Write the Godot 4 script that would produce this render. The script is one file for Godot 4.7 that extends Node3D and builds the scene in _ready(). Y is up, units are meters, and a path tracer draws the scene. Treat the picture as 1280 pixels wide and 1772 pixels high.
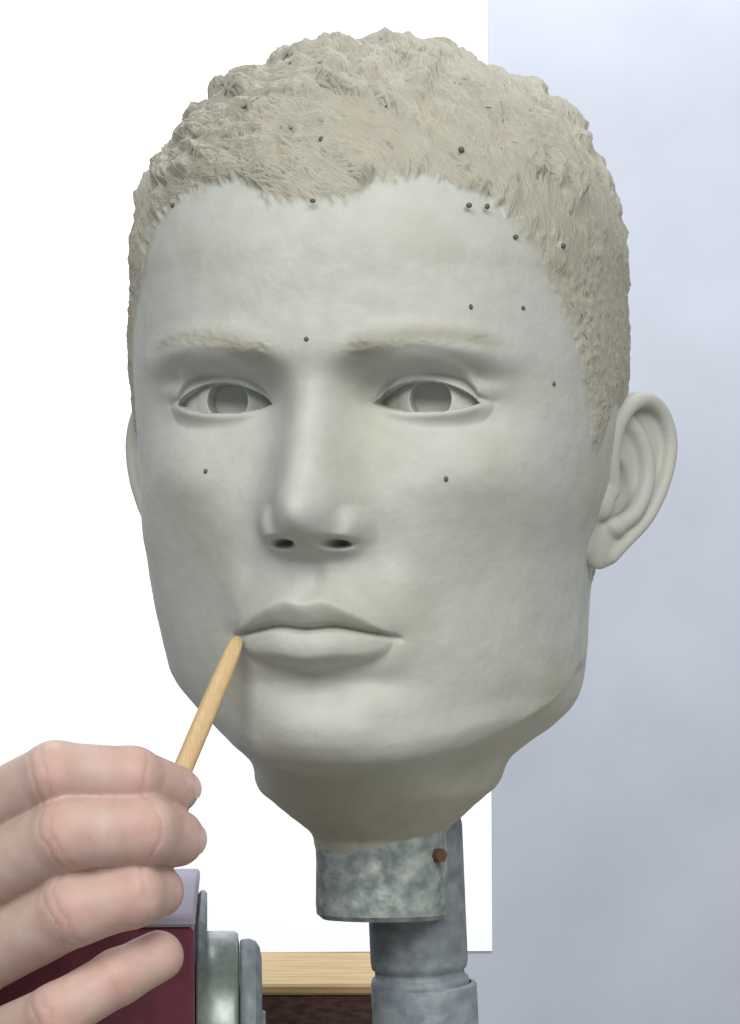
extends Node3D
# A clay portrait head on a pipe armature, a sculptor's hand touching the lip corner with a wooden tool.
# Head geometry is worked in millimetres in the head's own frame (x to its left, y up from the eye line, z out of the face).

const MM := 0.001
var rng := RandomNumberGenerator.new()
var n_fine := FastNoiseLite.new()
var n_mid := FastNoiseLite.new()
var n_big := FastNoiseLite.new()
var used := {}

# ------------------------------------------------------------------ helpers
func numbered(called: String) -> String:
	used[called] = used.get(called, -1) + 1
	return called if used[called] == 0 else "%s_%03d" % [called, used[called]]

func thing(called: String, label: String, category: String, at := Vector3.ZERO, group := "") -> Node3D:
	var o := Node3D.new()
	o.name = numbered(called)
	o.position = at
	o.set_meta("label", label)
	o.set_meta("category", category)
	if group:
		o.set_meta("group", group)
	add_child(o, true)
	return o

func part(called: String, mesh: Mesh, mat: Material, parent: Node, at := Vector3.ZERO, label := "") -> MeshInstance3D:
	var o := MeshInstance3D.new()
	o.name = called
	o.mesh = mesh
	o.material_override = mat
	o.position = at
	o.cast_shadow = GeometryInstance3D.SHADOW_CASTING_SETTING_ON
	if label:
		o.set_meta("label", label)
	parent.add_child(o, true)
	return o

func smax(a: float, b: float, k: float) -> float:
	var h := maxf(k - absf(a - b), 0.0) / k
	return maxf(a, b) + h * h * k * 0.25

func smin(a: float, b: float, k: float) -> float:
	var h := maxf(k - absf(a - b), 0.0) / k
	return minf(a, b) - h * h * k * 0.25

func bump(x: float, y: float, cx: float, cy: float, sx: float, sy: float) -> float:
	var u := (x - cx) / sx
	var v := (y - cy) / sy
	var q := u * u + v * v
	return exp(-q) if q < 9.0 else 0.0

func sstep(a: float, b: float, x: float) -> float:
	var t := clampf((x - a) / (b - a), 0.0, 1.0)
	return t * t * (3.0 - 2.0 * t)

# smooth curve through keys [x, y, x, y ...] with x falling or rising
func keyed(k: Array, x: float) -> float:
	var n := k.size() / 2
	if x <= k[0]:
		return k[1]
	if x >= k[2 * n - 2]:
		return k[2 * n - 1]
	var i := 0
	while x > k[2 * i + 2]:
		i += 1
	var x0: float = k[2 * i]
	var x1: float = k[2 * i + 2]
	var y0: float = k[2 * i + 1]
	var y1: float = k[2 * i + 3]
	var s := (y1 - y0) / (x1 - x0)
	var m0 := s
	var m1 := s
	if i > 0:
		m0 = (y1 - k[2 * i - 1]) / (x1 - k[2 * i - 2])
	if i < n - 2:
		m1 = (k[2 * i + 5] - y0) / (k[2 * i + 4] - x0)
	var h := x1 - x0
	var t := (x - x0) / h
	var t2 := t * t
	var t3 := t2 * t
	return (2 * t3 - 3 * t2 + 1) * y0 + (t3 - 2 * t2 + t) * h * m0 + (-2 * t3 + 3 * t2) * y1 + (t3 - t2) * h * m1

func mesh_from(v: PackedVector3Array, n: PackedVector3Array, ind: PackedInt32Array, col := PackedColorArray()) -> ArrayMesh:
	var a := []
	a.resize(Mesh.ARRAY_MAX)
	a[Mesh.ARRAY_VERTEX] = v
	a[Mesh.ARRAY_NORMAL] = n
	a[Mesh.ARRAY_INDEX] = ind
	if col.size():
		a[Mesh.ARRAY_COLOR] = col
	var m := ArrayMesh.new()
	m.add_surface_from_arrays(Mesh.PRIMITIVE_TRIANGLES, a)
	return m

# surface nets of a distance field in millimetres; result in metres
func nets(f: Callable, lo: Vector3, hi: Vector3, cell: float, into := [], tint = null) -> ArrayMesh:
	var nx := int((hi.x - lo.x) / cell) + 2
	var ny := int((hi.y - lo.y) / cell) + 2
	var nz := int((hi.z - lo.z) / cell) + 2
	var g := PackedFloat32Array()
	g.resize(nx * ny * nz)
	g.fill(9.0)
	# coarse pass: only blocks near the surface are evaluated finely
	var B := 4
	for bz in range(0, nz, B):
		for by in range(0, ny, B):
			for bx in range(0, nx, B):
				var c := lo + Vector3(bx + B * 0.5, by + B * 0.5, bz + B * 0.5) * cell
				var dc: float = f.call(c)
				if absf(dc) > cell * B * 1.6 + 1.0:
					if dc < 0:
						for z in range(bz, mini(bz + B, nz)):
							for y in range(by, mini(by + B, ny)):
								for x in range(bx, mini(bx + B, nx)):
									g[(z * ny + y) * nx + x] = -9.0
					continue
				for z in range(bz, mini(bz + B, nz)):
					for y in range(by, mini(by + B, ny)):
						for x in range(bx, mini(bx + B, nx)):
							g[(z * ny + y) * nx + x] = f.call(lo + Vector3(x, y, z) * cell)
	var idx := PackedInt32Array()
	idx.resize(nx * ny * nz)
	idx.fill(-1)
	var v := PackedVector3Array()
	var off := [0, 1, nx, nx + 1, nx * ny, nx * ny + 1, nx * ny + nx, nx * ny + nx + 1]
	var corner := [Vector3(0, 0, 0), Vector3(1, 0, 0), Vector3(0, 1, 0), Vector3(1, 1, 0), Vector3(0, 0, 1), Vector3(1, 0, 1), Vector3(0, 1, 1), Vector3(1, 1, 1)]
	var edges := [[0, 1], [2, 3], [4, 5], [6, 7], [0, 2], [1, 3], [4, 6], [5, 7], [0, 4], [1, 5], [2, 6], [3, 7]]
	for z in nz - 1:
		for y in ny - 1:
			for x in nx - 1:
				var b := (z * ny + y) * nx + x
				var s0 := g[b] < 0
				var mixed := false
				for k in range(1, 8):
					if (g[b + off[k]] < 0) != s0:
						mixed = true
						break
				if not mixed:
					continue
				var sum := Vector3.ZERO
				var cnt := 0
				for e in edges:
					var da := g[b + off[e[0]]]
					var db := g[b + off[e[1]]]
					if (da < 0) != (db < 0):
						var ca: Vector3 = corner[e[0]]
						sum += ca.lerp(corner[e[1]], da / (da - db))
						cnt += 1
				idx[b] = v.size()
				v.append(lo + (Vector3(x, y, z) + sum / cnt) * cell)
	var ind := PackedInt32Array()
	var strides := [1, nx, nx * ny]
	for z in range(1, nz - 1):
		for y in range(1, ny - 1):
			for x in range(1, nx - 1):
				var b := (z * ny + y) * nx + x
				for ax in 3:
					var inside := g[b] < 0
					if inside == (g[b + strides[ax]] < 0):
						continue
					var u: int = strides[(ax + 1) % 3]
					var w: int = strides[(ax + 2) % 3]
					var q0 := idx[b - u - w]
					var q1 := idx[b - w]
					var q2 := idx[b]
					var q3 := idx[b - u]
					if q0 < 0 or q1 < 0 or q2 < 0 or q3 < 0:
						continue
					if inside:
						ind.append_array([q0, q2, q1, q0, q3, q2])
					else:
						ind.append_array([q0, q1, q2, q0, q2, q3])
	var n := PackedVector3Array()
	n.resize(v.size())
	var e := cell * 0.6
	for i in v.size():
		var p := v[i]
		var d := Vector3(f.call(p + Vector3(e, 0, 0)) - f.call(p - Vector3(e, 0, 0)), f.call(p + Vector3(0, e, 0)) - f.call(p - Vector3(0, e, 0)), f.call(p + Vector3(0, 0, e)) - f.call(p - Vector3(0, 0, e)))
		n[i] = d.normalized()
		v[i] = p * MM
	if into.size():
		for i in ind.size():
			ind[i] += into[0].size()
		into[0].append_array(v)
		into[1].append_array(n)
		into[2].append_array(ind)
		v = into[0]
		n = into[1]
		ind = into[2]
	else:
		into.append_array([v, n, ind])
	var col := PackedColorArray()
	if tint != null:
		for p in v:
			col.append(tint.call(p / MM))
	return mesh_from(v, n, ind, col)

func cap(p: Vector3, a: Vector3, b: Vector3, ra: float, rb: float) -> float:
	var ab := b - a
	var t := clampf((p - a).dot(ab) / ab.length_squared(), 0.0, 1.0)
	return (p - a - ab * t).length() - lerpf(ra, rb, t)

func ell(p: Vector3, c: Vector3, r: Vector3) -> float:
	var q := (p - c) / r
	var k := q.length()
	return (k - 1.0) * minf(r.x, minf(r.y, r.z)) if k < 0.3 else k * (k - 1.0) / (q / r).length()

# a lathe round the y axis, profile [r, y, r, y ...] in mm
func lathe(prof: Array, seg := 128, wobble := 0.0, seed_at := 0.0) -> ArrayMesh:
	var st := SurfaceTool.new()
	st.begin(Mesh.PRIMITIVE_TRIANGLES)
	st.set_smooth_group(0)
	var n := prof.size() / 2
	for i in n - 1:
		st.set_smooth_group(i if absf(prof[2 * i] - prof[2 * i + 2]) > 1.2 else 0)
		for k in seg:
			var q := []
			for c in [[i, k], [i + 1, k], [i + 1, k + 1], [i, k + 1]]:
				var a: float = TAU * (c[1] % seg) / seg
				var r: float = prof[2 * c[0]]
				var y: float = prof[2 * c[0] + 1]
				r += wobble * n_mid.get_noise_3d(cos(a) * 20 + seed_at, y, sin(a) * 20) * minf(1.0, r)
				q.append(Vector3(r * cos(a), y, r * sin(a)) * MM)
			for t in [0, 2, 1, 0, 3, 2]:
				st.add_vertex(q[t])
	st.generate_normals()
	return st.commit()

# a box with chamfered edges, in metres, centred on its base
func bevel_box(s: Vector3, b: float) -> ArrayMesh:
	var st := SurfaceTool.new()
	st.begin(Mesh.PRIMITIVE_TRIANGLES)
	var h := s * 0.5
	var ax := [Vector3.RIGHT, Vector3.UP, Vector3.BACK]
	var tri := func(p, q, r, out):
		if (q - p).cross(r - p).dot(out) > 0:
			var t = q
			q = r
			r = t
		st.set_smooth_group(-1)
		for w in [p, q, r]:
			st.add_vertex(w + Vector3(0, h.y, 0))
	var pt := func(sx, sy, sz, face):
		var p := Vector3(sx * h.x, sy * h.y, sz * h.z)
		for k in 3:
			if k != face:
				p[k] -= signf(p[k]) * b
		return p
	for f in 3:
		for sg in [-1, 1]:
			var c := []
			for w in [[-1, -1], [1, -1], [1, 1], [-1, 1]]:
				var q := [0, 0, 0]
				q[f] = sg
				q[(f + 1) % 3] = w[0]
				q[(f + 2) % 3] = w[1]
				c.append(pt.call(q[0], q[1], q[2], f))
			tri.call(c[0], c[1], c[2], ax[f] * sg)
			tri.call(c[0], c[2], c[3], ax[f] * sg)
	for f in 3:
		var g := (f + 1) % 3
		for s1 in [-1, 1]:
			for s2 in [-1, 1]:
				var c := []
				for e in [-1, 1]:
					var q := [0, 0, 0]
					q[f] = s1
					q[g] = s2
					q[(f + 2) % 3] = e
					c.append(pt.call(q[0], q[1], q[2], f))
					c.append(pt.call(q[0], q[1], q[2], g))
				var out: Vector3 = ax[f] * s1 + ax[g] * s2
				tri.call(c[0], c[1], c[2], out)
				tri.call(c[1], c[2], c[3], out)
	for sx in [-1, 1]:
		for sy in [-1, 1]:
			for sz in [-1, 1]:
				tri.call(pt.call(sx, sy, sz, 0), pt.call(sx, sy, sz, 1), pt.call(sx, sy, sz, 2), Vector3(sx, sy, sz))
	st.generate_normals()
	return st.commit()

func noise(kind: int, freq: float, oct: int, sd: int) -> FastNoiseLite:
	var n := FastNoiseLite.new()
	n.noise_type = kind
	n.frequency = freq
	n.fractal_octaves = oct
	n.seed = sd
	return n

func noise_tex(freq: float, oct: int, sd: int, a: Color, b: Color, size := 512, normal := false, strength := 4.0, kind := FastNoiseLite.TYPE_SIMPLEX_SMOOTH) -> NoiseTexture2D:
	var t := NoiseTexture2D.new()
	t.width = size
	t.height = size
	t.seamless = true
	t.noise = noise(kind, freq, oct, sd)
	if normal:
		t.as_normal_map = true
		t.bump_strength = strength
	else:
		var g := Gradient.new()
		g.set_color(0, a)
		g.set_color(1, b)
		t.color_ramp = g
	return t

func stuff_mat(c: Color, rough: float, metal := 0.0) -> StandardMaterial3D:
	var m := StandardMaterial3D.new()
	m.albedo_color = c.linear_to_srgb()
	m.roughness = rough
	m.metallic = metal
	return m

func triplanar(m: StandardMaterial3D, scale: float) -> StandardMaterial3D:
	m.uv1_triplanar = true
	m.uv1_scale = Vector3(scale, scale, scale)
	return m

# ------------------------------------------------------------------ the head as a surface
var KF := [-150, 21, -142, 24, -140, 25, -134, 35, -127, 47, -120, 58, -115, 67, -112.5, 74.5, -110, 79, -106, 81.5, -102, 82, -97, 82, -86, 82, -75, 84, -60, 86, -46, 86, -25, 85.5, -10, 87, 4, 91, 14, 95, 24, 96.5, 40, 96]
var KW := [-150, 20.5, -143, 21, -139, 22.5, -133, 29, -127, 36.3, -121, 44, -116, 50, -112.5, 54.6, -110, 57, -106, 60.3, -102, 62, -97, 63, -86, 65, -75, 67, -60, 69, -46, 70.5, -25, 74.5, -10, 76.5, 4, 77.5, 20, 78, 40, 77]
var KB := [-150, 19, -140, 20, -132, 24, -124, 34, -117, 46, -111, 60, -104, 73, -97, 80, -80, 82, -60, 84, -40, 88, -10, 94, 20, 97, 40, 97]
var KN := [-150, 2.0, -112, 1.75, -100, 1.65, -86, 1.75, -60, 2.0, -25, 2.25, 10, 2.2, 40, 2.1]
const TOP_Y := 40.0
const TOP_H := 73.0

# half-axes at height y
func axes(y: float) -> Vector4:
	a_low = sstep(-18, -45, y) * sstep(-114, -84, y)
	a_right = (-0.03 + 0.052 * sstep(-55, -104, y)) * sstep(-25, -50, y) * sstep(-118, -102, y)
	return Vector4(keyed(KW, y), keyed(KF, y), keyed(KB, y), keyed(KN, y))

var KJ := [0, -112, 25, -110, 45, -104, 62, -98, 78, -92, 92, -84, 120, -80]
var a_low := 0.0
var a_right := 0.0
func base_r(th: float, a: Vector4) -> float:
	var s := absf(sin(th)) / (a.x * (1.0 + (a_low * 0.062 if th < 0 else a_right)))
	var c := cos(th)
	var n := a.w
	if c < 0:
		n = lerpf(a.w, 2.7, sstep(0.0, -0.35, c))
		c = -c / a.z
	else:
		c = c / a.y
	return pow(pow(s, n) + pow(c, n), -1.0 / n)

# the hairline: height above which there is hair, by azimuth (radians, + is the head's left)
var KH := [0, 58, 8, 60, 14, 66, 24, 66, 36, 60, 44, 50, 50, 38, 56, 26, 62, 12, 67, 2, 70, -5, 72, -12, 78, -14, 84, -5, 92, 2, 104, -4, 112, -30, 125, -62, 180, -66]
func hairline(th: float) -> float:
	return keyed(KH, absf(rad_to_deg(th)))

func hair_mask(th: float, y: float) -> float:
	var h := hairline(th) + 3.0 * n_mid.get_noise_2d(th * 60.0, y * 0.6) + 1.6 * n_fine.get_noise_2d(th * 60.0, y * 0.5)
	return sstep(-1.6, 1.6, y - h)

# eye opening: upper and lower lid edges (head-left side is ax > 0)
func lid_up(t: float) -> float:
	return -1.6 + 6.2 * pow(4.0 * t * (1.0 - t), 0.72)
func lid_lo(t: float) -> float:
	return -1.5 - 2.5 * pow(4.0 * t * (1.0 - t), 0.8)

func ellz(x: float, y: float, cx: float, cy: float, cz: float, rx: float, ry: float, rz: float) -> float:
	var u := (x - cx) / rx
	var v := (y - cy) / ry
	var q := 1.0 - u * u - v * v
	return cz + rz * sqrt(q) if q > 0 else -99.0

var K_RIDGE := [-52, 0, -49, 1.0, -46, 7, -43, 15, -40, 21, -36, 24.5, -31, 25, -26, 22.5, -20, 19, -12, 14, -4, 9, 4, 4.5, 10, 2.2, 17, 0.4, 26, 0]
var K_NW := [-50, 11, -44, 11.5, -36, 12.2, -30, 12.2, -22, 11.4, -12, 10.4, -4, 9.4, 4, 9, 12, 11, 16, 13]

func face(x: float, y: float, z: float) -> float:
	var ax := absf(x)
	# forehead and brow
	z += 1.2 * bump(ax, y, 24, 46, 20, 14)
	var yb := 12.0 + 3.0 * sin(clampf((ax - 8) / 46.0, 0, 1) * PI)
	var db := (y - yb) / 5.6
	z += 6.0 * exp(-db * db) * sstep(2, 22, ax) * sstep(66, 44, ax)
	z += 1.4 * bump(ax, y, 0, 17, 12, 7)
	var bw := brow(ax, y)
	if bw > 0.02:
		z += bw * (0.3 + 0.5 * n_fine.get_noise_3d(ax * 0.35 - y * lerpf(0.5, -0.1, ax / 50.0), y * 1.1, x * 0.02))
	# sockets, nose root
	z -= 9.0 * bump(ax, y, 32, 0, 17, 10)
	z -= 7.6 * bump(ax, y, 16.5, 2.5, 7.5, 9.5)
	z -= 2.0 * bump(ax, y, 54, -2, 9, 10)
	z -= 2.6 * bump(ax, y, 43, 7.5, 10, 5)
	z -= 2.4 * bump(ax, y, 64, 20, 12, 16)
	# cheekbones, cheeks, folds
	z += 4.3 * bump(ax, y, 48, -23, 17, 10)
	z += 2.0 * bump(ax, y, 30, -30, 14, 12)
	z -= 4.6 * bump(ax, y, 45, -60, 14, 18)
	z -= 1.6 * bump(ax, y, 21, -47, 5, 9)
	z -= 1.2 * bump(ax, y, 33, -66, 5, 12)
	# muzzle, chin
	z += 5.0 * bump(ax, y, 0, -66, 23, 15)
	z += 4.8 * bump(ax, y, 0, -99, 24, 10.5)
	z += 1.5 * bump(ax, y, 10, -100, 10, 8)
	z -= 5.0 * bump(ax, y, 0, -86, 20, 4.6)
	# nose
	if y > -56 and y < 26 and ax < 40:
		var zb := z
		var rz := keyed(K_RIDGE, y)
		z += rz * exp(-pow(ax / keyed(K_NW, y), 2.2))
		var wq := pow((ax - 8.6) / 9.0, 2.0) + pow((y + 38.6) / 8.6, 2.0)
		if ax < 8.6:
			wq = pow((y + 38.6) / 8.6, 2.0)
		z = smax(z, zb - 5.2 + 18.2 * exp(-wq * wq), 5.0)
		z += 3.0 * bump(ax, y, 0, -35.0, 10.0, 7.5)
		z -= 0.9 * bump(ax, y, 10.2, -35.5, 2.4, 5.5)
		var ns := bump(ax + 0.18 * (y + 43.5), y, 8.2, -43.6, 5.4, 1.9)
		z -= 13.0 * ns * ns
		z -= 0.8 * bump(ax, y, 19.0, -38.5, 2.8, 7)
	# philtrum
	z -= 1.1 * bump(ax, y, 0, -54, 2.6, 6)
	z += 0.6 * bump(ax, y, 5, -55, 2.2, 6)
	# lips
	ax = absf(x + 2.2)
	if ax < 36 and y > -92 and y < -52:
		var q := clampf(1.0 - (ax / 24.6) * (ax / 24.6), 0.0, 1.0)
		var sq := sqrt(q)
		var line := -69.5 + 0.9 * bump(ax, 0, 9, 0, 6, 1) - 3.0 * pow(ax / 26.0, 2.6)
		var top := line + 7.0 * pow(q, 0.75) + 0.9 * bump(ax, 0, 6.0, 0, 4.5, 1) * q - 0.2
		var bot := line - 12.4 * pow(q, 0.5)
		if y > line:
			var u := clampf((y - line) / maxf(top - line, 0.3), 0.0, 2.0)
			# skin rolls out to the vermilion border, then the red turns in and down to the line
			var d := (y - top)
			z += 5.2 * pow(q, 0.7) * exp(-maxf(d, 0) * maxf(d, 0) / 12.0) * sstep(-0.3, 1.1, u)
		else:
			var u := clampf((line - y) / maxf(line - bot, 0.3), 0.0, 1.6)
			var full := 0.3 + 0.7 * sin(PI * 0.5 * u / 0.66) if u < 0.66 else cos(PI * 0.5 * minf((u - 0.66) / 0.42, 1.0))
			z += 6.7 * pow(q, 1.05) * full * sstep(-0.02, 0.14, u)
			z -= 1.0 * sq * exp(-pow((y - bot + 1.5) / 2.4, 2.0))
		var dl := (y - line) / 0.95
		z -= 2.6 * exp(-dl * dl) * sstep(28, 23.5, ax)
		z -= 1.2 * bump(ax, y, 25.5, -72.4, 3.4, 3.0)
	ax = absf(x)
	# eyes
	if ax > 6 and ax < 60 and absf(y) < 22:
		var t := clampf((ax - 16.5) / 30.5, 0.0, 1.0)
		var yu := lid_up(t)
		var yl := lid_lo(t)
		var zl := ellz(ax, y, 31.5, -0.5, 62.5, 19.5, 13.2, 15.6)
		z = smax(z, zl, 5.0)
		var m := sstep(12, 22, ax) * sstep(54, 44, ax)
		var d := y - (yu + 0.6 + 2.2 * sstep(15, 24, ax) * sstep(52, 42, ax))
		z -= 2.0 * exp(-d * d / 0.9) * m
		z += 1.7 * exp(-(d - 3.4) * (d - 3.4) / 5.5) * sstep(16, 28, ax) * sstep(60, 46, ax)
		var d2 := y - yl + 1.4
		z += 0.7 * exp(-d2 * d2 / 1.6) * m
		var d3 := y - yl + 5.2
		z -= 1.0 * exp(-d3 * d3 / 5.0) * m
		var ins := minf(y - yl, yu - y)
		if ax > 16.0 and ax < 47.5 and ins > -0.5:
			z = lerpf(z, maxf(zl, 66.0) - 4.3 - 24.0 * sstep(9.0, 6.8, Vector2(ax - 31.6, y).length()), sstep(-0.22, 0.22, ins))
	return z

# locks of hair modelled as overlapping strokes of clay: [centre, along, across, half-length, half-width, height], in cells
var locks := {}
func lock_h(p: Vector3) -> float:
	var c := Vector3i((p / 12.0).floor())
	if not locks.has(c):
		return 0.0
	var best := 0.0
	for k in locks[c]:
		var d: Vector3 = p - k[0]
		var u := d.dot(k[1]) / (k[3] as float)
		var w := (d.dot(k[2]) + 1.6 * u * u * (k[6] as float)) / (k[4] as float)
		var q := 1.0 - w * w - u * u * u * u
		if q > 0:
			best = maxf(best, k[5] * pow(q, 0.45) * (0.8 + 0.35 * u))
	return best

func make_locks() -> void:
	for i in 520:
		var dir := Vector3(rng.randfn(), rng.randfn(), rng.randfn()).normalized()
		if dir.y < 0.05 or dir.z < -0.8:
			continue
		var s: Array = scalp(Vector3(dir.x * 78, 30 + dir.y * 84, dir.z * 97))
		var q: Vector3 = s[0]
		var up := sstep(40, 78, q.y) * lerpf(0.35, 1.0, sstep(74, 56, absf(q.x)))
		if s[2] < 0.9 or up < 0.05:
			continue
		var d := flow(q).rotated(s[1], rng.randfn() * 0.25)
		d = (d - s[1] * d.dot(s[1])).normalized()
		var k := [q, d, d.cross(s[1]), rng.randf_range(8, 16), rng.randf_range(2.2, 5.8), lerpf(0.9, rng.randf_range(1.8, 5.6) + (rng.randf_range(1.0, 3.0) if rng.randf() < 0.22 else 0.0), up), rng.randf_range(-1, 1)]
		var lo := Vector3i(((q - Vector3.ONE * 14) / 12.0).floor())
		var hi := Vector3i(((q + Vector3.ONE * 14) / 12.0).floor())
		for z in range(lo.z, hi.z + 1):
			for y in range(lo.y, hi.y + 1):
				for x in range(lo.x, hi.x + 1):
					var c := Vector3i(x, y, z)
					if not pending.has(c):
						pending[c] = []
					pending[c].append(k)
	locks = pending
var pending := {}

# where the brows are scored, 0..1
func brow(ax: float, y: float) -> float:
	var f := clampf((ax - 9.0) / 44.0, 0.0, 1.0)
	var c := 13.2 + 5.2 * sin(f * 2.35)
	return sstep(8, 15, ax) * sstep(60, 48, ax) * exp(-pow((y - c) / lerpf(4.2, 2.4, f), 2.0))

# a point of the finished surface, in mm; th azimuth, y height (below TOP_Y) or e elevation (above it)
func surf(th: float, y: float, e: float, a: Vector4, hair := true) -> Vector3:
	var p: Vector3
	if e <= 0.0:
		if y < -84.0 and y > -126.0:
			var rise := 6.5 * sstep(0.1, 1.0, absf(th)) * sstep(-84, -98, y) * sstep(-126, -114, y)
			a = axes(y - rise)
			if th < -0.3:
				var soft := (axes(y - rise - 9.0) + a + axes(y - rise + 9.0)) / 3.0
				axes(y - rise)
				a = a.lerp(soft, sstep(-0.3, -0.8, th) * sstep(-84, -95, y) * sstep(-126, -121, y))
		var r := base_r(th, a)
		var yj := keyed(KJ, absf(rad_to_deg(th)))
		if y < yj and y > -135.0:
			r *= 1.0 - (0.085 if th > 0 else 0.03) * sstep(0.0, 7.0, yj - y) * sstep(118, 84, absf(rad_to_deg(th))) * sstep(28, 50, absf(rad_to_deg(th))) * sstep(-134, -112, y)
		p = Vector3(r * sin(th) - 0.8 * exp(-pow((y + 128.0) / 9.0, 2.0)), y, r * cos(th))
	else:
		var r := base_r(th, a) * pow(maxf(cos(e), 0.0), 0.97)
		p = Vector3(r * sin(th), TOP_Y + TOP_H * sin(e), r * cos(th))
	var c := cos(th)
	if c > 0.05 and p.y < 66:
		var z := face(p.x, p.y, p.z)
		p.z = lerpf(p.z, z, sstep(0.05, 0.3, c))
	if hair and p.y > -70:
		var hm := hair_mask(th, p.y)
		if hm > 0:
			var out := Vector3(p.x / (a.x * a.x), maxf(0.0, p.y - TOP_Y) / (TOP_H * TOP_H), p.z / (a.y * a.y)).normalized()
			var up := sstep(40, 85, p.y)
			var f := Vector3(p.x * 1.1 - p.z * 0.9, p.y * 1.5, (p.z + p.x * 0.8) * 0.45)
			var rid := 1.0 - absf(n_big.get_noise_3dv(f)) * 3.4
			p += out * (0.35 * hm + 0.65 * hm * sstep(-1.0, 9.0, p.y - hairline(th))) * (1.4 + 2.0 * up + rid * lerpf(0.3, 1.3, up) + lock_h(p) - lerpf(1.0, 2.6, up) * sstep(0.3, 0.55, n_mid.get_noise_3d(p.x * 1.5 + 90.0, p.y * 1.5, p.z * 1.1)) + 0.9 * n_mid.get_noise_3dv(p * 2.2))
	return p

var clay_face := Color(0.486, 0.498, 0.458)
var clay_hair := Color(0.395, 0.375, 0.31)
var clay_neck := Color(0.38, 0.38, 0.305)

func build_head(parent: Node3D, mat: Material) -> void:
	var cols := PackedFloat32Array()
	var th := -180.0
	while th < 180.0:
		cols.append(deg_to_rad(th))
		var t := absf(th)
		th += 0.27 if t < 36 else (0.4 if t < 60 else (0.7 if t < 120 else 1.5))
	var nc := cols.size()
	var rows := []
	var y := -150.0
	while y < TOP_Y:
		rows.append(Vector2(y, 0))
		y += 0.9 if y < -114 else (0.38 if y < 20 else 0.7)
	var e := 0.0
	while e < 89.6:
		rows.append(Vector2(TOP_Y, deg_to_rad(e)))
		e += 0.7
	rows.append(Vector2(TOP_Y, deg_to_rad(90)))
	var nr := rows.size()
	var v := PackedVector3Array()
	v.resize(nr * nc)
	var col := PackedColorArray()
	col.resize(nr * nc)
	for i in nr:
		var ry: float = rows[i].x
		var re: float = rows[i].y
		var a := axes(ry)
		for j in nc:
			var p := surf(cols[j], ry, re, a)
			p += Vector3(p.x, 0, p.z).normalized() * (0.16 * n_mid.get_noise_3dv(p * 0.55) + 0.35 * sstep(-112, -130, p.y) * n_mid.get_noise_3dv(p * 1.3))
			v[i * nc + j] = p
			var hm := hair_mask(cols[j], p.y) if p.y > -70 else 0.0
			var hc := hm
			if p.y > -70:
				var wide := 1.5 + 7.0 * sstep(0.5, 0.75, absf(cols[j])) * sstep(1.4, 1.2, absf(cols[j]))
				hc = maxf(hm * 0.6, sstep(-wide, wide, p.y - hairline(cols[j]) + 5.0 * n_mid.get_noise_3dv(p * 1.6)))
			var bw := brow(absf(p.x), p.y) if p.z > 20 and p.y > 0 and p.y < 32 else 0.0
			var c := clay_face.lerp(clay_hair, hc).lerp(Color(0.32, 0.305, 0.25), 0.9 * bw)  # darker brow tan also paints in the small shadows between scored strokes
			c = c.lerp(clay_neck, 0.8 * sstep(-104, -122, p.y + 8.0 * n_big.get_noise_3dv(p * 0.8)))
			c = c.lerp(Color(0.43, 0.42, 0.33), 0.5 * sstep(0.0, 0.5, n_big.get_noise_3dv(p * 0.35 + Vector3(40, 0, 0))) * (1.0 - hm))
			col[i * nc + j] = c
	var n := PackedVector3Array()
	n.resize(nr * nc)
	var ind := PackedInt32Array()
	for i in nr:
		var i0 := maxi(i - 1, 0)
		var i1 := mini(i + 1, nr - 1)
		for j in nc:
			var dj := v[i * nc + (j + 1) % nc] - v[i * nc + (j + nc - 1) % nc]
			var di := v[i1 * nc + j] - v[i0 * nc + j]
			n[i * nc + j] = dj.cross(di).normalized() if i < nr - 1 else Vector3.UP
			if i < nr - 1:
				var a := i * nc + j
				var b := i * nc + (j + 1) % nc
				ind.append_array([a, a + nc, b, b, a + nc, b + nc])
	for i in n.size():
		if n[i].dot(Vector3(v[i].x, maxf(0, v[i].y - TOP_Y), v[i].z)) < 0 and absf(n[i].z) < 0.2 and v[i].z < 0:
			n[i] = -n[i]
	for i in v.size():
		v[i] *= MM
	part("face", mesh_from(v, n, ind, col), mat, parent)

# nearest hair-surface point to p (mm), and its outward normal
func scalp(p: Vector3) -> Array:
	var th := atan2(p.x, p.z)
	var q: Vector3
	var out: Vector3
	if p.y > TOP_Y:
		var a := axes(TOP_Y)
		var rh := Vector2(p.x, p.z).length() / base_r(th, a)
		var e := atan2((p.y - TOP_Y) / TOP_H, rh)
		q = surf(th, TOP_Y, maxf(e, 0.0001), a)
		out = Vector3(p.x / (a.x * a.x), (p.y - TOP_Y) / (TOP_H * TOP_H), p.z / pow(a.y if p.z > 0 else a.z, 2)).normalized()
	else:
		var a := axes(p.y)
		q = surf(th, p.y, 0.0, a)
		out = Vector3(p.x / (a.x * a.x), 0.0, p.z / pow(a.y if p.z > 0 else a.z, 2)).normalized()
	return [q, out, hair_mask(th, q.y)]

func flow(p: Vector3) -> Vector3:
	var side := sstep(38, 68, absf(p.x)) * sstep(95, 50, p.y)
	var top := Vector3(0.62, -0.1, 0.8) if p.z > -20 else Vector3(0.2, -0.3, -0.9).lerp(Vector3(0.5, 0, 0.8), sstep(-60, -20, p.z))
	if p.x > 25:
		top = top.lerp(Vector3(0.75, -0.6, 0.35), sstep(25, 60, p.x))
	var sd := Vector3(0, -1, 0.35)
	var d := top.lerp(sd, side)
	var w := 0.65 * n_big.get_noise_3dv(p * 0.9)
	return d.rotated(p.normalized(), w)

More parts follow.
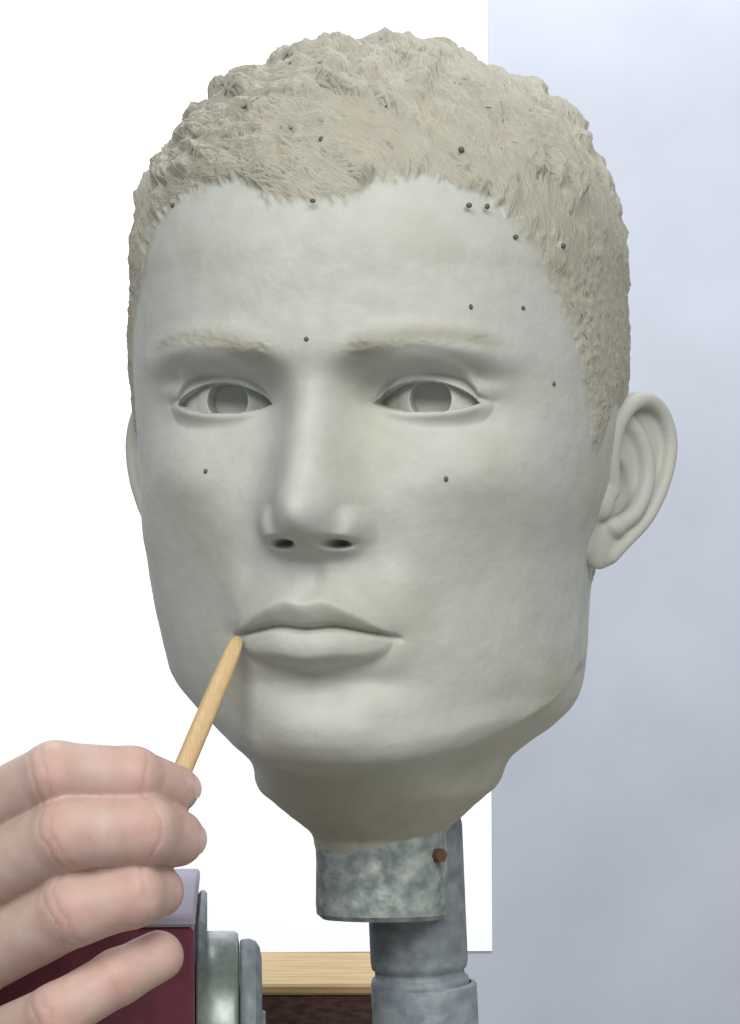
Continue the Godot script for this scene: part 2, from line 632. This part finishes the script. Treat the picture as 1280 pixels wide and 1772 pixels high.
func build_hair(parent: Node3D, mat: Material) -> void:
	var v := PackedVector3Array()
	var n := PackedVector3Array()
	var col := PackedColorArray()
	var ind := PackedInt32Array()
	var made := 0
	var tries := 0
	while made < 20000 and tries < 120000:
		tries += 1
		# even over the cranium
		var dir := Vector3(rng.randfn(), rng.randfn(), rng.randfn()).normalized()
		if dir.y < -0.55 or dir.z < -0.75:
			continue
		var p0 := Vector3(dir.x * 78, 25 + dir.y * 90, dir.z * 97)
		var s: Array = scalp(p0)
		if s[2] < 0.75:
			continue
		var q: Vector3 = s[0]
		var up := sstep(30, 75, q.y)
		var L := lerpf(rng.randf_range(4, 9), rng.randf_range(8, 20), up)
		var wd := lerpf(rng.randf_range(0.3, 0.55), rng.randf_range(0.4, 0.9), up)
		var ht := lerpf(rng.randf_range(0.08, 0.22), rng.randf_range(0.12, 0.42), up)
		var turn := rng.randfn() * lerpf(0.3, 0.14, up)
		var bend := rng.randfn() * 0.08
		var tone := rng.randf_range(0.93, 1.05)
		var c := Color(clay_hair.r * tone, clay_hair.g * tone, clay_hair.b * tone * rng.randf_range(0.97, 1.02))
		var SEG := 5
		var pts := [s]
		var dirs := []
		for k in SEG:
			var o: Vector3 = s[1]
			var d := flow(s[0]).rotated(o, turn + bend * k)
			d = (d - o * d.dot(o)).normalized()
			dirs.append(d)
			var nx: Array = scalp(s[0] + d * (L / SEG))
			if nx[2] < 0.45:
				break
			s = nx
			pts.append(s)
		if pts.size() < 3:
			continue
		dirs.append(dirs[dirs.size() - 1])
		var start := v.size()
		for k in pts.size():
			var t := float(k) / (pts.size() - 1)
			var o: Vector3 = pts[k][1]
			var at: Vector3 = pts[k][0]
			var b := (dirs[k] as Vector3).cross(o)
			var prof := pow(sin(PI * (0.05 + 0.93 * t)), 0.8)
			v.append(at + b * wd * prof - o * 1.1)
			v.append(at + o * ht * prof + b * wd * 0.3 * prof)
			v.append(at + o * ht * prof - b * wd * 0.3 * prof)
			v.append(at - b * wd * prof - o * 1.1)
			n.append((b + o * 0.6).normalized())
			n.append((o + b * 0.35).normalized())
			n.append((o - b * 0.35).normalized())
			n.append((-b + o * 0.6).normalized())
			for m in 4:
				col.append(c)
			if k < pts.size() - 1:
				var a := start + k * 4
				for m in 3:
					ind.append_array([a + m, a + m + 1, a + m + 4, a + m + 1, a + m + 5, a + m + 4])
		made += 1
	for i in v.size():
		v[i] *= MM
	var o := part("hair", mesh_from(v, n, ind, col), mat, parent)
	o.set_meta("kind", "stuff")

# eyeball with a carved iris
func eyeball_mesh() -> ArrayMesh:
	var st_v := PackedVector3Array()
	var nr := 90
	var nc := 72
	for i in nr + 1:
		var f := float(i) / nr
		var an := (0.7 * f * f + 0.3 * f) * PI * 0.62
		for j in nc:
			var b := TAU * j / nc
			var rad := sin(an) * 13.4
			var z := cos(an) * 13.4
			if an < 1.5:
				z -= 8.6 * sstep(6.4, 5.6, rad) + 2.2 * maxf(0.0, 1.0 - rad * rad / 34.0)
			st_v.append(Vector3(rad * cos(b), rad * sin(b), z) * MM)
	var n := PackedVector3Array()
	n.resize(st_v.size())
	var ind := PackedInt32Array()
	for i in nr + 1:
		for j in nc:
			var a := i * nc + j
			var dj := st_v[i * nc + (j + 1) % nc] - st_v[i * nc + (j + nc - 1) % nc]
			var di := st_v[mini(i + 1, nr) * nc + j] - st_v[maxi(i - 1, 0) * nc + j]
			n[a] = di.cross(dj).normalized() if i > 0 else Vector3.BACK
			if i < nr:
				var b := i * nc + (j + 1) % nc
				ind.append_array([a, b, a + nc, b, b + nc, a + nc])
	return mesh_from(st_v, n, ind)

# the ear, in its own frame: x outwards along the ear, y up, z off its front face
var helix: Array = [Vector3(5, -4, 1.0), Vector3(1.5, 6, 2), Vector3(2, 17, 2.5), Vector3(8, 25.5, 2.5), Vector3(17, 29, 2), Vector3(26, 26, 1.8), Vector3(31.5, 17, 2.0), Vector3(30.5, 4, 2.0), Vector3(25.5, -9, 1), Vector3(16.5, -19, 0.5), Vector3(11, -25, 0)]
var antih: Array = [Vector3(11, -14.5, 1.5), Vector3(18, -9, 2.2), Vector3(22, 0, 2.4), Vector3(21.5, 9, 2.0), Vector3(17, 17, 1.0), Vector3(11, 21, -0.5)]
func smooth_path(a: Array) -> Array:
	var o := []
	for i in a.size() - 1:
		var p0: Vector3 = a[maxi(i - 1, 0)]
		var p3: Vector3 = a[mini(i + 2, a.size() - 1)]
		for k in 4:
			o.append((a[i] as Vector3).cubic_interpolate(a[i + 1], p0, p3, k / 4.0))
	o.append(a[a.size() - 1])
	return o

func ear_d(p: Vector3) -> float:
	var e2 := (Vector2((p.x - 15.5) / 17.3, (p.y - 3.5 - 0.2 * p.x) / 25.0).length() - 1.0) * 16.0
	var d := smax(e2, absf(p.z + 4.0 - 0.10 * p.x) - 2.6, 2.5)
	d = smin(d, ell(p, Vector3(6.0, -22, -0.8), Vector3(8.0, 8.0, 3.4)), 4.0)
	d = smin(d, cap(p, Vector3(-9, 12, -7), Vector3(-7, -20, -6), 8, 6), 5.0)
	d = smin(d, ell(p, Vector3(10, -3, -7), Vector3(11, 14, 6.5)), 3.0)
	d = smax(d, -ell(p, Vector3(10.5, -3, 1.5), Vector3(7.5, 10.0, 8.5)), 2.0)
	d = smax(d, -ell(p, Vector3(8.5, 0.5, -8), Vector3(3.8, 4.8, 8.0)), 1.5)
	var t := 99.0
	for i in helix.size() - 1:
		t = minf(t, cap(p, helix[i] + Vector3(0, 0, 1.2), helix[i + 1] + Vector3(0, 0, 1.2), 3.3 - 0.034 * i, 3.3 - 0.034 * (i + 1)))
	d = smin(d, t, 2.6)
	t = 99.0
	for i in antih.size() - 1:
		t = minf(t, cap(p, antih[i], antih[i + 1], 2.9, 2.9))
	d = smin(d, t, 2.6)
	d = smin(d, ell(p, Vector3(1.5, -9, 2.5), Vector3(4.2, 5.5, 3.4)), 2.5)
	d = smin(d, ell(p, Vector3(9.0, -15.5, 2.0), Vector3(4.0, 3.0, 3.2)), 2.0)
	d = smin(d, cap(p, Vector3(-3, -24, -3), Vector3(-6, 10, -3), 5.0, 6.0), 4.0)
	return d

# ------------------------------------------------------------------ the hand
var bones := []      # [group, a, b, ra, rb]
func hand_d(p: Vector3) -> float:
	var g := [99.0, 99.0, 99.0, 99.0, 99.0, 99.0]
	for b in bones:
		var i: int = b[0]
		g[i] = smin(g[i], cap(p, b[1], b[2], b[3], b[4]), 2.0 if i < 5 else 14.0)
	var f: float = g[0]
	for i in range(1, 5):
		f = smin(f, g[i], 1.5)
	var d := smin(f, g[5], 9.0)
	for k in knuckles:
		var q: Vector3 = p - k[0]
		if q.length_squared() < 190.0:
			var t := q.dot(k[1])
			var wob := 0.9 * sin(q.dot(k[2]) * 0.42 + k[0].x) + 1.5 * n_mid.get_noise_3dv(p)
			var g2 := 0.0
			for o in k[3]:
				g2 += exp(-pow((t - o + wob) / 0.75, 2.0))
			d += 0.26 * g2 * sstep(190, 90, q.length_squared()) * sstep(0, 6, q.z)
	return d - 0.15 * n_mid.get_noise_3dv(p * 0.5)

var knuckles := []    # [joint, along, across, offsets of the skin creases]
var blush := []       # [place, reach]
func skin_tint(p: Vector3) -> Color:
	var r := 0.0
	for b in blush:
		r = maxf(r, exp(-(p - b[0]).length_squared() / (b[1] * b[1])))
	r = clampf(r * 0.8 + 0.35 * n_big.get_noise_3dv(p * 1.2), 0, 1)
	return Color(0.55, 0.435, 0.375).lerp(Color(0.54, 0.35, 0.31), r)

const DIST := 1.0
const CAM := Vector3(0, 1.35, 1.0)
const PXM := 5270.0
# world point (mm, from the axis of the head stand at camera height) for a measured place and a depth z in mm
func m(px: float, py: float, z: float) -> Vector3:
	var s := (1000.0 - z) / PXM
	return Vector3((px - 640.0) * s, (886.0 - py) * s, z)

func nail(parent: Node, mat: Material, at: Vector3, along: Vector3, out: Vector3, w: float, l: float) -> void:
	var v := PackedVector3Array()
	var n := PackedVector3Array()
	var ind := PackedInt32Array()
	var side := along.cross(out).normalized()
	out = side.cross(along).normalized()
	var N := 10
	for k in 2:
		for i in N + 1:
			for j in N + 1:
				var a := -1.0 + 2.0 * j / N
				var b := -1.0 + 2.0 * i / N
				var x := a * sqrt(1.0 - 0.45 * b * b)
				var y := b * sqrt(1.0 - (0.3 if b > 0 else 0.8) * a * a)
				var p := side * x * w + along * y * l - out * (x * x * w * 0.36 + (y * y * 1.0 if y > 0 else 0.0)) - out * k * 0.8
				v.append((at + p) * MM)
				n.append((out + side * x * 0.7).normalized() * (1 - 2 * k))
				if i < N and j < N:
					var q := (k * (N + 1) + i) * (N + 1) + j
					ind.append_array([q, q + N + 1, q + 1, q + 1, q + N + 1, q + N + 2] if k == 0 else [q, q + 1, q + N + 1, q + 1, q + N + 2, q + N + 1])
	part("fingernail", mesh_from(v, n, ind), mat, parent)

# ------------------------------------------------------------------ the scene
func _ready() -> void:
	rng.seed = 7
	n_fine = noise(FastNoiseLite.TYPE_SIMPLEX_SMOOTH, 0.4, 2, 1)
	n_mid = noise(FastNoiseLite.TYPE_SIMPLEX_SMOOTH, 0.12, 3, 2)
	n_big = noise(FastNoiseLite.TYPE_SIMPLEX_SMOOTH, 0.045, 3, 3)

	# camera
	var cam := Camera3D.new()
	cam.name = "camera"
	cam.position = CAM
	cam.fov = rad_to_deg(2.0 * atan(886.0 / PXM))
	cam.near = 0.05
	cam.far = 30.0
	add_child(cam)

	# surroundings: a plain light room, no sky
	var env := Environment.new()
	env.background_mode = Environment.BG_COLOR
	env.background_color = Color(0.62, 0.64, 0.66)
	env.background_energy_multiplier = 0.88
	env.tonemap_mode = Environment.TONE_MAPPER_LINEAR
	env.tonemap_exposure = 1.0
	env.sdfgi_enabled = true
	env.ssao_enabled = true
	env.ssil_enabled = true
	var we := WorldEnvironment.new()
	we.name = "environment"
	we.environment = env
	add_child(we)

	# studio lamps: a large soft one above and in front, one over the backdrop
	var key := AreaLight3D.new()
	key.name = "ceiling_lamp_light"
	key.area_size = Vector2(2.3, 0.9)
	key.light_energy = 4.6
	key.light_color = Color(1.0, 0.995, 0.98)
	key.shadow_enabled = true
	key.area_range = 8.0 if "area_range" in key else 8.0
	key.look_at_from_position(Vector3(0.05, 2.38, 1.55), Vector3(0, 1.36, 0.05), Vector3.BACK)
	add_child(key)
	var wl := AreaLight3D.new()
	wl.name = "backdrop_lamp_light"
	wl.area_size = Vector2(1.6, 0.3)
	wl.light_energy = 2.6
	wl.light_color = Color(0.97, 0.985, 1.0)
	wl.shadow_enabled = true
	wl.look_at_from_position(Vector3(0.1, 2.35, -0.5), Vector3(0, 1.3, -1.2), Vector3.BACK)
	add_child(wl)

	# backdrop
	var wall := part("back_wall", bevel_box(Vector3(3.2, 2.6, 0.08), 0.004), triplanar(stuff_mat(Color(0.40, 0.42, 0.47), 0.85), 1.0), self, Vector3(0, 0, -1.245))
	wall.set_meta("kind", "structure")
	(wall.material_override as StandardMaterial3D).albedo_texture = noise_tex(0.01, 4, 21, Color(0.93, 0.93, 0.93), Color(1, 1, 1))
	var board := part("backdrop_board", bevel_box(Vector3(1.0, 0.95, 0.0006), 0.0001), stuff_mat(Color(0.9, 0.9, 0.9), 0.6), self, Vector3(0.0885 - 0.5, 1.0296, -1.2042))
	board.rotation.z = deg_to_rad(0.3)
	board.set_meta("label", "white board standing against the grey wall behind the clay head")
	board.set_meta("category", "board")

	# ---------------- the head
	var head := thing("clay_head", "life-size grey-green clay sculpture of a man's head with short tan modelled hair", "sculpture", Vector3(0.003, 1.35 + 0.0344, 0))
	head.rotation.y = deg_to_rad(-13.0)
	var clay := stuff_mat(Color(1, 1, 1), 0.62)
	clay.vertex_color_use_as_albedo = true
	clay.metallic_specular = 0.35
	triplanar(clay, 9.0)
	clay.albedo_texture = noise_tex(0.02, 4, 31, Color(0.93, 0.93, 0.92), Color(1, 1, 1))
	clay.normal_enabled = true
	clay.normal_texture = noise_tex(0.03, 5, 32, Color.BLACK, Color.WHITE, 1024, true, 3.0)
	clay.normal_scale = 0.4
	make_locks()
	build_head(head, clay)
	build_hair(head, clay)
	var eye_mat := stuff_mat(clay_face, 0.5)
	var eb := eyeball_mesh()
	for s in [-1, 1]:
		var eo := part("eyeball", eb, eye_mat, head, Vector3(s * 31.6, -0.3, 62.6) * MM)
		eo.rotation.y = deg_to_rad(5.0 + s * 1.0)
	helix = smooth_path(helix)
	antih = smooth_path(antih)
	var got := []
	var ear_r := nets(ear_d, Vector3(-20, -36, -18), Vector3(38, 37, 12), 0.75, got)
	var ev: PackedVector3Array = got[0].duplicate()
	var en: PackedVector3Array = got[1].duplicate()
	var ei: PackedInt32Array = got[2].duplicate()
	for i in ev.size():
		ev[i].x = -ev[i].x
		en[i].x = -en[i].x
	ei.reverse()
	var ear_l := mesh_from(ev, en, ei)
	var ear_mat := stuff_mat(Color(0.43, 0.435, 0.385), 0.62)
	for s in [1, -1]:
		var o := part("ear", ear_r if s > 0 else ear_l, ear_mat, head, Vector3(s * 70.5, -22.5, -12) * MM)
		o.rotation = Vector3(0, deg_to_rad(59.0 if s > 0 else -48.0), deg_to_rad(s * -11.0))
	# measuring pins pressed into the clay: [azimuth in degrees, height]
	var dot_mat := stuff_mat(Color(0.09, 0.09, 0.075), 0.6)
	var dot_mesh := SphereMesh.new()
	dot_mesh.radius = 0.00085
	dot_mesh.height = 0.0017
	dot_mesh.radial_segments = 12
	dot_mesh.rings = 6
	for w in [[0.0, 17], [-24.5, -22], [27, -24.5], [30, 27], [42, 27.5], [52, 5], [1, 58], [30, 57.5], [34, 57.5], [41, 49], [53, 47]]:
		var a := axes(w[1])
		var p := surf(deg_to_rad(w[0]), w[1], 0.0, a)
		part("pin_or_pit", dot_mesh, dot_mat, head, (p - Vector3(p.x * 0.3, 0, p.z).normalized() * 0.25) * MM).scale = Vector3(rng.randf_range(0.8, 1.15), rng.randf_range(0.8, 1.15), 1.0)

	for w in [Vector3(-6, 112, 40), Vector3(-14, 102, 58), Vector3(36, 100, 52), Vector3(74, 78, 10), Vector3(-48, 60, 70), Vector3(2, 76, 85), Vector3(40, 72, 74)]:  # dark beads added in place of small dark pits in the hair
		var s: Array = scalp(w)
		var pit_dot := part("pin_or_pit", dot_mesh, dot_mat, head, (s[0] + s[1] * 0.2) * MM)
		pit_dot.scale = Vector3.ONE * rng.randf_range(0.7, 1.2)

	# ---------------- armature
	var metal := triplanar(stuff_mat(Color(0.30, 0.33, 0.345), 0.55, 0.1), 11.0)
	metal.albedo_texture = noise_tex(0.02, 5, 41, Color(0.62, 0.66, 0.70), Color(1, 1, 1))
	metal.normal_enabled = true
	metal.normal_texture = noise_tex(0.04, 4, 42, Color.BLACK, Color.WHITE, 512, true, 4.0)
	metal.normal_scale = 0.4
	var plaster := triplanar(stuff_mat(Color(0.52, 0.555, 0.52), 0.8), 10.0)
	plaster.albedo_texture = noise_tex(0.022, 4, 43, Color(0.42, 0.47, 0.52), Color(1.0, 1.0, 0.97))
	plaster.normal_enabled = true
	plaster.normal_texture = metal.normal_texture
	var arm := thing("armature_pipe", "grey metal pipe with a plaster-smeared collar holding up the clay head", "pipe", Vector3(0.0038, 1.10, 0.0))
	var collar := part("collar", lathe([0, 0, 19.5, 0, 21.3, 1.6, 21.6, 5, 21.4, 18, 21.5, 30, 20.5, 34, 0, 34], 72, 0.5), plaster, arm, Vector3(0, 0.117, 0.004))
	collar.rotation.x = deg_to_rad(-4)
	var px := 0.0178
	var pipe := part("pipe", lathe([0, 0, 16.4, 0, 16.4, 114, 15.9, 115.6, 15.0, 116.2, 14.8, 118.2, 15.8, 118.8, 16.2, 121, 16.2, 166, 15, 173, 10, 178, 0, 179], 128, 0.25, 50), metal, arm, Vector3(px, -0.02, -0.012))
	pipe.rotation.z = deg_to_rad(2.5)
	var dark := stuff_mat(Color(0.03, 0.03, 0.03), 0.8)
	var sleeve := part("sleeve", lathe([15.9, 0, 17.4, 0, 17.6, 1, 17.6, 61.5, 17.0, 62.5, 15.9, 62.5], 128, 0.2, 90), metal, arm, Vector3(px - 0.001, 0.031, -0.012))
	sleeve.rotation.z = deg_to_rad(2.5)
	var rust := stuff_mat(Color(0.12, 0.06, 0.04), 0.9)
	var bolt := part("bolt", lathe([0, 0, 2.4, 0, 2.5, 1, 2.3, 3, 0, 3.1], 6), rust, arm, Vector3(0.0175, 0.139, 0.0145), "rusty bolt head")
	bolt.rotation = Vector3(deg_to_rad(90), 0, 0)
	bolt.rotation.y = deg_to_rad(40)

	# ---------------- box with metal fitting
	var box := thing("metal_box", "maroon box with a pale top and a round grey metal fitting on its side", "box", Vector3(-0.1068, 1.13, -0.012))
	box.rotation.y = deg_to_rad(2.5)
	var maroon := triplanar(stuff_mat(Color(0.165, 0.026, 0.056), 0.45), 8.0)
	maroon.albedo_texture = noise_tex(0.02, 4, 51, Color(0.8, 0.8, 0.8), Color(1, 1, 1))
	part("body", bevel_box(Vector3(0.098, 0.090, 0.122), 0.0012), maroon, box)
	part("top_plate", bevel_box(Vector3(0.099, 0.004, 0.124), 0.001), stuff_mat(Color(0.30, 0.28, 0.345), 0.85), box, Vector3(0, 0.0901, 0))
	var steel := triplanar(stuff_mat(Color(0.34, 0.38, 0.36), 0.33, 0.45), 14.0)
	steel.albedo_texture = noise_tex(0.03, 4, 55, Color(0.72, 0.76, 0.74), Color(1, 1, 1))
	part("side_plate", bevel_box(Vector3(0.003, 0.084, 0.085), 0.001), metal, box, Vector3(0.0506, 0.003, -0.016))
	var hub := part("hub", lathe([0, 0, 34.5, 0, 35, 0.8, 35, 12.2, 34.2, 13.4, 30, 14, 0, 14], 128), steel, box, Vector3(0.0494, 0.046, 0.006))
	hub.rotation.z = deg_to_rad(-90)
	var flange := part("flange", lathe([0, 0, 31.5, 0, 32.2, 0.6, 32.4, 3.2, 31.6, 5.2, 29.5, 6.6, 26, 7.2, 9, 7.4, 8.5, 8.5, 0, 8.5], 128), metal, box, Vector3(0.0635, 0.046, 0.006))
	flange.rotation.z = deg_to_rad(-90)

	# ---------------- block of wood behind
	var wood := triplanar(stuff_mat(Color(0.62, 0.45, 0.24), 0.75), 6.0)
	wood.uv1_scale = Vector3(2, 40, 40)
	wood.albedo_texture = noise_tex(0.02, 4, 61, Color(0.78, 0.74, 0.66), Color(1, 1, 1))
	var dwood := triplanar(stuff_mat(Color(0.085, 0.06, 0.05), 0.7), 6.0)
	dwood.uv1_scale = Vector3(10, 25, 25)
	dwood.albedo_texture = noise_tex(0.03, 4, 62, Color(0.45, 0.40, 0.42), Color(1.3, 1.0, 1.0))
	var blk := thing("wooden_block", "dark brown wooden block with a pale tan top behind the grey pipe", "block", Vector3(-0.027, 1.13, -0.135))
	part("block_body", bevel_box(Vector3(0.10, 0.046, 0.078), 0.001), dwood, blk)
	part("block_top", bevel_box(Vector3(0.10, 0.004, 0.08), 0.001), wood, blk, Vector3(0, 0.0462, 0))

	# ---------------- work table below the frame
	var table := thing("work_table", "plain brown work table under the box and the pipe", "table", Vector3(0, 0, -0.03))
	var tgrey := stuff_mat(Color(0.30, 0.27, 0.215), 0.7)
	part("table_top", bevel_box(Vector3(0.9, 0.03, 0.5), 0.003), tgrey, table, Vector3(0, 1.0998, 0))
	for sx in [-1, 1]:
		for sz in [-1, 1]:
			part("leg", bevel_box(Vector3(0.05, 1.0995, 0.05), 0.002), tgrey, table, Vector3(sx * 0.41, 0, sz * 0.2))

	# ---------------- sculptor's hand and tool
	var who := thing("person", "sculptor's bare right hand reaching in from the left, fingers closed on the wooden tool", "person", Vector3(0, 1.35, 0))
	var fingers := [
		[m(-100, 1440, 96), m(95, 1338, 128), m(228, 1344, 122), m(302, 1366, 109), 9.7, 9.1, 8.5, 7.2],
		[m(-110, 1560, 98), m(118, 1442, 132), m(248, 1436, 126), m(304, 1450, 115), 10.6, 10.4, 10.0, 8.4],
		[m(-90, 1690, 97), m(130, 1573, 130), m(228, 1548, 125), m(272, 1543, 116), 10.3, 10.3, 9.5, 7.8],
		[m(-70, 1830, 95), m(100, 1752, 126), m(205, 1690, 121), m(274, 1654, 114), 9.0, 8.4, 8.0, 7.4],
	]
	for i in 4:
		var f: Array = fingers[i]
		for k in 3:
			bones.append([i, f[k], f[k + 1], f[4 + k], f[5 + k]])
		bones.append([5, f[0], m(-420, 1700 + 20 * i, 78), 11.0, 15.0])
		for k in [1, 2]:
			var al: Vector3 = ((f[k + 1] as Vector3) - (f[k - 1] as Vector3)).normalized()
			knuckles.append([f[k], al, al.cross(Vector3(0, 0.3, 1)).normalized(), [-2.2, 1.4] if k == 1 else [0.3]])
			blush.append([f[k] + Vector3(0, 0, 9), 9.0])
		blush.append([f[3], 10.0])
	bones.append([5, m(-120, 1610, 84), m(60, 1545, 99), 17.0, 11.0])  # palm filler added behind the fingers to block light through the gaps
	bones.append([4, m(-160, 1640, 66), m(40, 1530, 76), 13, 10.5])
	bones.append([4, m(40, 1530, 76), m(180, 1432, 84), 10.5, 9.6])
	bones.append([4, m(180, 1432, 84), m(282, 1388, 90), 9.4, 8.0])
	bones.append([5, m(-380, 1700, 70), m(-160, 1640, 66), 15, 13])
	bones.append([5, m(-420, 1730, 78), m(-1100, 2050, 90), 26, 34])
	var skin := stuff_mat(Color(1, 1, 1), 0.5)
	skin.vertex_color_use_as_albedo = true
	skin.metallic_specular = 0.4
	skin.subsurf_scatter_enabled = true
	skin.subsurf_scatter_strength = 0.12
	triplanar(skin, 14.0)
	skin.albedo_texture = noise_tex(0.015, 4, 71, Color(0.93, 0.87, 0.86), Color(1, 1, 1))
	skin.normal_enabled = true
	skin.normal_texture = noise_tex(0.09, 3, 72, Color.BLACK, Color.WHITE, 1024, true, 3.0, FastNoiseLite.TYPE_CELLULAR)
	skin.normal_scale = 0.25
	var hv := []
	nets(hand_d, Vector3(-330, -285, 20), Vector3(-138, -60, 150), 2.4, hv)
	var hand_mesh := nets(hand_d, Vector3(-140.4, -205, 55), Vector3(-42, -60, 150), 0.95, hv, skin_tint)
	part("hand", hand_mesh, skin, who)
	var nail_mat := stuff_mat(Color(0.53, 0.375, 0.345), 0.3)
	for w in [[0, Vector3(0.30, 0.42, 0.86), 4.0], [1, Vector3(0.45, 0.15, 0.88), 4.5]]:
		var f: Array = fingers[w[0]]
		var al: Vector3 = ((f[3] as Vector3) - (f[2] as Vector3)).normalized()
		var o: Vector3 = w[1]
		o = (o - al * o.dot(al)).normalized()
		nail(who, nail_mat, f[3] + al * 1.2 + o * (f[7] - 0.1), (al - o * 0.08).normalized(), o, w[2], w[2] * 1.08)

	# the tool: a flat boxwood stick with a rounded, bevelled end
	var tool := thing("modelling_tool", "pale boxwood modelling tool touching the corner of the clay mouth", "tool", Vector3(0, 1.35, 0))
	var tip := m(413, 1103, 73)
	var tail := m(240, 1510, 104)
	var axis := (tail - tip).normalized()
	var sd := axis.cross(Vector3(0.15, 0.1, 1)).normalized()
	var nrm := sd.cross(axis).normalized()
	var L := (tail - tip).length()
	var st := SurfaceTool.new()
	st.begin(Mesh.PRIMITIVE_TRIANGLES)
	var prof := [[0.0, 0.5, 0.4], [0.6, 1.4, 0.7], [2.0, 2.0, 1.0], [6, 2.5, 1.6], [12, 2.75, 2.2], [22, 2.9, 2.6], [40, 2.95, 2.7], [L - 1, 2.95, 2.7], [L, 2.2, 2.0]]
	var ring := []
	for pr in prof:
		var rr := []
		for k in 20:
			var a := TAU * k / 20
			var cx := signf(cos(a)) * pow(absf(cos(a)), 0.6)
			var cy := signf(sin(a)) * pow(absf(sin(a)), 0.6)
			rr.append((tip + axis * pr[0] + sd * cx * pr[1] + nrm * cy * pr[2]) * MM)
		ring.append(rr)
	for i in ring.size() - 1:
		for k in 20:
			var q := [ring[i][k], ring[i][(k + 1) % 20], ring[i + 1][(k + 1) % 20], ring[i + 1][k]]
			for t in [0, 1, 2, 0, 2, 3]:
				st.add_vertex(q[t])
	for w in [[0, tip], [ring.size() - 1, tail]]:
		for k in 20:
			st.add_vertex(w[1] * MM)
			st.add_vertex(ring[w[0]][k])
			st.add_vertex(ring[w[0]][(k + 1) % 20])
	st.generate_normals()
	var tw := triplanar(stuff_mat(Color(0.60, 0.44, 0.235), 0.5), 1.0)
	tw.uv1_scale = Vector3(150, 20, 60)
	tw.albedo_texture = noise_tex(0.02, 3, 81, Color(0.86, 0.82, 0.74), Color(1, 1, 1))
	part("stick", st.commit(), tw, tool)
